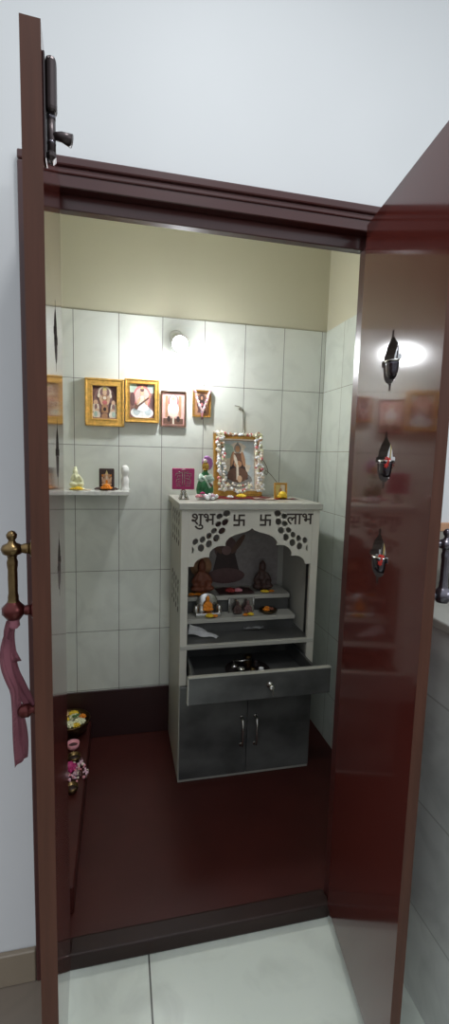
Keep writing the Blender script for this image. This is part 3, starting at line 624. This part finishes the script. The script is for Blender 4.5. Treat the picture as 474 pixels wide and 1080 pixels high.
# ------------------------------------------------------------------ niche contents
def seated(name, c, h, m, label, extra=None, halo=None):
    o = thing(name, c, label, 'idol'); x, y, z = c; s = h/.1; b = MB()
    b.ell((x, y, z+.014*s), (.034*s, .024*s, .014*s), m, 2); b.ell((x, y+.003*s, z+.043*s), (.02*s, .016*s, .026*s), m, 2); b.ell((x, y, z+.074*s), (.0125*s, .0125*s, .0145*s), m, 2)
    b.lathe((x, y, z+.08*s), [(.012*s, 0), (.01*s, .01*s), (.004*s, .018*s), (0, .022*s)], m, 12)
    for q in (-1, 1):
        b.ell((x+q*.02*s, y-.006*s, z+.045*s), (.007*s, .008*s, .02*s), m, 2, rot=Matrix.Rotation(-q*.5, 4, 'Y')); b.ell((x+q*.018*s, y-.016*s, z+.018*s), (.017*s, .013*s, .009*s), m, 2); b.ell((x+q*.018*s, y-.016*s, z+.034*s), (.012*s, .007*s, .006*s), m, 1)
    b.ell((x, y-.012*s, z+.072*s), (.003*s, .004*s, .004*s), m, 1)
    b.build('figure', o, remesh=.003*s)
    if halo:
        b = MB(); b.lathe((x, y+.02*s, z+.075*s), [(.0, 0), (.03*s, .0), (.032*s, .003*s), (0, .004*s)], halo, 20, axis='y'); b.build('halo', o)
    return o
T1, T2, T0 = .806, .727, .6645
seated('idol', (.525, .925, T1), .165, 'terracotta', 'dull orange seated idol with a brass halo, left side of the upper niche step', halo='tan')
seated('idol', (.83, .935, T1), .15, 'idolbrown', 'dark brown seated idol on the right of the upper niche step')
b = MB(); b.flower((.83, .885, T1+.008), .022, 'yellow', 8, .6); b.flower((.865, .89, T1+.007), .016, 'orange', 8, .6); tag(b.build('yellow_flower', origin=(.83, .885, T1)), 'yellow flowers before the dark brown idol in the niche', 'flower')
b = MB(); b.ribbon([[(.60+.022*i, .87+.028*j, T1+.004+.003*math.sin(i*1.7+j)) for j in range(5)] for i in range(9)], 'maroon'); tag(b.build('cloth', origin=(.69, .92, T1)), 'dark red cloth spread on the middle of the upper niche step', 'cloth')
b = MB(); b.flower((.66, .895, T1+.016), .026, 'redcloth', 9, .9); b.flower((.70, .90, T1+.014), .022, 'pinkflower', 9, .9); tag(b.build('red_flowers', origin=(.68, .897, T1)), 'red and pink flowers on the dark red cloth in the niche', 'flowers')
b = MB()
for k in range(3): b.flower((.47+.03*k, .875, T1+.009), .017, 'orange', 8, .8)
tag(b.build('orange_flowers', origin=(.50, .875, T1)), 'row of orange flowers before the dull orange idol', 'flowers')
# silver throne with orange idol
th = thing('silver_throne', (.535, .825, T2), 'little silver seat with rounded armrests at the left of the lower niche step', 'throne')
b = MB(); b.box((.475, .80, T2), (.60, .852, T2+.02), 'silver', .006, seg=2); b.build('seat', th)
b = MB(); b.lathe((.5375, .851, T2+.05), [(0, 0), (.05, 0), (.053, .004), (.05, .008), (0, .008)], 'silver', 24, axis='y'); b.build('backrest', th)
for x in (.483, .592): b = MB(); b.lathe((x, .825, T2+.02), [(.012, 0), (.016, .012), (.012, .026), (.006, .032), (0, .034)], 'silver', 14); b.build('armrest', th)
seated('idol', (.5375, .825, T2+.0202), .075, 'orange', 'tiny bright orange idol sitting on the silver seat')
b = MB(); b.flower((.54, .789, T2+.012), .02, 'yellow', 9, .9); b.flower((.565, .792, T2+.009), .015, 'orange', 8, .9); tag(b.build('yellow_flower', origin=(.545, .789, T2)), 'yellow flower in front of the silver seat', 'flower')
sc = thing('silver_screen', (.705, .85, T2), 'pale silver backing panel behind two tiny dark idols in the niche', 'panel')
b = MB(); b.box((.645, .848, T2), (.765, .853, T2+.068), 'silver', .002); b.build('panel', sc)
for x in (.645, .765):
    b = MB(); b.tube([(x, .85, T2), (x, .85, T2+.07)], .004, 'silver', 8); b.build('post', sc)
seated('idol', (.68, .827, T2), .066, 'idolbrown', 'left one of two tiny dark idols before the silver panel')
seated('idol', (.731, .827, T2), .066, 'maroon', 'right one of two tiny dark idols before the silver panel')
b = MB(); b.flower((.735, .792, T2+.009), .016, 'yellow', 8, .9); b.flower((.71, .79, T2+.008), .013, 'orange', 8, .9); tag(b.build('yellow_flower', origin=(.73, .79, T2)), 'yellow flower at the feet of the right tiny dark idol', 'flower')
ds = thing('brass_dish', (.83, .825, T2), 'shallow brass dish of orange petals on the lower niche step', 'dish')
b = MB(); b.lathe((.83, .825, T2), [(0, 0), (.025, 0), (.042, .012), (.045, .016), (.041, .014), (.024, .004), (0, .004)], 'brass', 24); b.build('bowl', ds)
b = MB(); b.flower((.82, .82, T2+.017), .018, 'orange', 8, .8); b.flower((.845, .828, T2+.017), .016, 'terracotta', 8, .8); b.flower((.83, .84, T2+.02), .014, 'orange', 8, .8); tag(b.build('petals', origin=(.83, .825, T2+.004)), 'orange petals heaped in the brass dish', 'petals')
b = MB(); rw = []
for i in range(10):
    t = i/9
    rw.append([(.435+.115*t+.006*j, .735-.035*t+.02*j*(1-t*.8), T0+.003+(.045*(1-t)**.8)*(1-abs(j-2)/2.6)+.004*math.sin(j*2+i)) for j in range(5)])
b.ribbon(rw, 'whitep'); tag(b.build('white_cloth', origin=(.48, .74, T0)), 'folded white cloth lying at the left on the niche floor', 'cloth')
b = MB(); rw = [[(.70+.014*i, .765+.012*j, T0+.004+.008*abs(math.sin(i*1.3+j*.9))) for j in range(5)] for i in range(8)]
b.ribbon(rw, 'clear'); tag(b.build('plastic_packet', origin=(.75, .79, T0)), 'crumpled clear plastic packet on the niche floor', 'packet')

# ------------------------------------------------------------------ drawer contents
ZD = .522
b = MB(); b.lathe((.69, .66, ZD), [(0, 0), (.085, 0), (.098, .012), (.1, .014), (.096, .014), (.084, .003), (0, .003)], 'steel_dark', 36); tag(b.build('offering_plate', origin=(.69, .66, ZD)), 'round metal offering plate lying in the open drawer', 'plate')
zp = ZD+.003
for x, y, r, h, m_, lab in ((.652, .628, .019, .03, 'silver', 'round silver cup at the front left of the offering plate'), (.70, .615, .017, .032, 'brass', 'brass lamp cup at the front middle of the offering plate'),
                            (.745, .635, .013, .022, 'whitep', 'tiny white cup at the front right of the offering plate'), (.70, .69, .02, .058, 'brass', 'tallest brass pot at the back of the offering plate'),
                            (.735, .68, .015, .035, 'steel_dark', 'dark metal cup behind the tiny white one')):
    b = MB(); b.lathe((x, y, zp), [(0, 0), (r*.6, 0), (r, h*.35), (r*.95, h*.55), (r*.6, h*.75), (r*.85, h*.97), (r*.8, h), (r*.5, h*.75), (0, h*.3)], m_, 18); tag(b.build('small_pot', origin=(x, y, zp)), lab, 'pot', 'little pots on the offering plate')
b = MB(); b.tube([(.64, .70, zp+.012), (.63, .68, zp+.045), (.66, .655, zp+.05), (.70, .66, zp+.052)], .004, 'silver', 8); b.lathe((.64, .70, zp), [(0, 0), (.016, 0), (.02, .008), (.015, .016), (0, .018)], 'silver', 16); tag(b.build('incense_holder', origin=(.64, .70, zp)), 'silver holder with a curved arm at the left of the offering plate', 'holder')

# ------------------------------------------------------------------ ledge contents
ZL = .14
bw = thing('steel_bowl', (-.085, .975, ZL), 'wide metal bowl holding white and yellow flowers on the low ledge', 'bowl')
bx, by = -.085, .945
b = MB(); b.lathe((bx, by, ZL), [(0, 0), (.045, 0), (.072, .026), (.088, .068), (.092, .075), (.088, .077), (.07, .03), (.04, .006), (0, .005)], 'brass', 36); b.build('bowl', bw)
fl = [(-.03, 0, 'yellow', .028), (.02, .02, 'ivory', .03), (.045, -.02, 'ivory', .028), (0, -.04, 'ivory', .03), (-.045, -.035, 'ivory', .028), (.05, .02, 'orange', .022), (.01, .055, 'yellow', .024), (-.05, .03, 'yellow', .026), (.03, -.05, 'yellow', .02)]
for k, (dx, dy, m_, r) in enumerate(fl):
    b = MB(); b.flower((bx+dx, by+dy, ZL+.07), r, m_, 9, .9)
    tag(b.build('bowl_flower', origin=(bx+dx, by+dy, ZL+.05)), {'yellow': 'yellow flower in the metal bowl on the ledge', 'ivory': 'creamy white flower in the metal bowl on the ledge', 'orange': 'orange flower at the right rim of the metal bowl'}[m_], 'flower', {'yellow': 'yellow flowers in the bowl', 'ivory': 'creamy flowers in the bowl', 'orange': None}[m_])
b = MB(); b.ell((bx+.02, by-.005, ZL+.089), (.014, .008, .006), 'leafgreen', 1); b.ell((bx+.035, by+.005, ZL+.089), (.012, .007, .005), 'leafgreen', 1); tag(b.build('green_leaf', origin=(bx+.02, by, ZL+.07)), 'small dark green leaf among the flowers in the metal bowl', 'leaf')
def cup(x, y, r, h, m_, lab):
    o = thing('small_cup', (x, y, ZL), lab, 'cup', 'small cups on the ledge'); b = MB()
    b.lathe((x, y, ZL), [(0, 0), (r*.6, 0), (r*.9, h*.4), (r, h), (r*.9, h), (r*.75, h*.4), (0, h*.3)], m_, 24); b.build('cup', o)
    b = MB(); b.lathe((x, y, ZL), [(0, h*.55), (r*.78, h*.55), (0, h*.62)], 'darkp', 20); b.build('filling', o)
cup(-.062, .825, .028, .03, 'pinkflower', 'pink cup on the ledge, nearest the flower bowl')
cup(-.05, .735, .028, .028, 'brass', 'brass cup on the ledge behind the magenta flower')
cup(-.042, .545, .026, .028, 'brass', 'brass cup at the front of the ledge before the scattered blossoms')
b = MB(); b.flower((-.062, .665, ZL+.022), .032, 'magenta', 10, 1.1); b.ell((-.062, .665, ZL+.03), (.024, .024, .018), 'magenta', 1); tag(b.build('magenta_flower', origin=(-.062, .665, ZL)), 'big magenta flower on the low ledge', 'flower')
b = MB(); rnd = random.Random(11)
for k in range(70):
    a = rnd.uniform(0, 2*PI); r = rnd.uniform(0, 1)**.6
    b.ell((-.028+.04*r*math.cos(a), .655+.085*r*math.sin(a), ZL+.006+rnd.uniform(0, .026)*(1-r)), rnd.uniform(.004, .008), rnd.choice(['lilac', 'lilac', 'pinkflower', 'creamp', 'maroon']), 1)
tag(b.build('blossom_heap', origin=(-.028, .655, ZL)), 'heap of tiny pale pink blossoms beside the magenta flower', 'blossoms', kind='stuff')

# ------------------------------------------------------------------ lights
def area(name, loc, target, size, power, rgb):
    l = bpy.data.lights.new(name, 'AREA'); l.shape = 'RECTANGLE'; l.size, l.size_y = size; l.energy = power; l.color = rgb
    o = bpy.data.objects.new(name, l); COL.objects.link(o); o.location = loc
    o.rotation_euler = (Vector(target)-Vector(loc)).to_track_quat('-Z', 'Y').to_euler(); return o
area('ceiling_lamp', (.40, -.74, 2.95), (.40, -1.5, 0), (.16, .16), 10, (.95, .98, 1))
area('tube_lamp', (2.6, -2.7, 2.6), (.2, 0, 1.3), (1.2, .3), 16, (.92, .97, 1))
w = bpy.data.worlds.new('world'); bpy.context.scene.world = w; w.use_nodes = True
nt = w.node_tree; bg = nt.nodes['Background']; bg.inputs[1].default_value = 1.1
tc = nt.nodes.new('ShaderNodeTexCoord'); sp = nt.nodes.new('ShaderNodeSeparateXYZ'); mr = nt.nodes.new('ShaderNodeMapRange'); rp = nt.nodes.new('ShaderNodeValToRGB')
mr.inputs['From Min'].default_value = -1; mr.inputs['From Max'].default_value = 1
rp.color_ramp.elements[0].position = .3; rp.color_ramp.elements[0].color = (.16, .16, .16, 1)
rp.color_ramp.elements[1].position = .8; rp.color_ramp.elements[1].color = (.95, 1.03, 1.12, 1)
nt.links.new(tc.outputs['Generated'], sp.inputs[0]); nt.links.new(sp.outputs['Z'], mr.inputs[0]); nt.links.new(mr.outputs[0], rp.inputs[0]); nt.links.new(rp.outputs[0], bg.inputs[0])

# ------------------------------------------------------------------ camera
cam = bpy.data.cameras.new('camera'); co = bpy.data.objects.new('camera', cam); COL.objects.link(co)
yaw, pitch, roll, fpx = -.225, -.1173, .0264, 488.94
F = Vector((-math.sin(yaw)*math.cos(pitch), math.cos(yaw)*math.cos(pitch), math.sin(pitch))); R = Vector((math.cos(yaw), math.sin(yaw), 0)); U = R.cross(F)
R2 = R*math.cos(roll)+U*math.sin(roll); U2 = -R*math.sin(roll)+U*math.cos(roll)
mw = Matrix((R2, U2, -F)).transposed().to_4x4(); mw.translation = (.14, -1.208, 1.4546)
co.matrix_world = mw
cam.sensor_fit = 'VERTICAL'; cam.sensor_height = 36; cam.lens = fpx*36/1080; cam.clip_start = .01
sc_ = bpy.context.scene; sc_.camera = co
sc_.view_settings.view_transform = 'Standard'; sc_.view_settings.look = 'None'; sc_.view_settings.exposure = 0
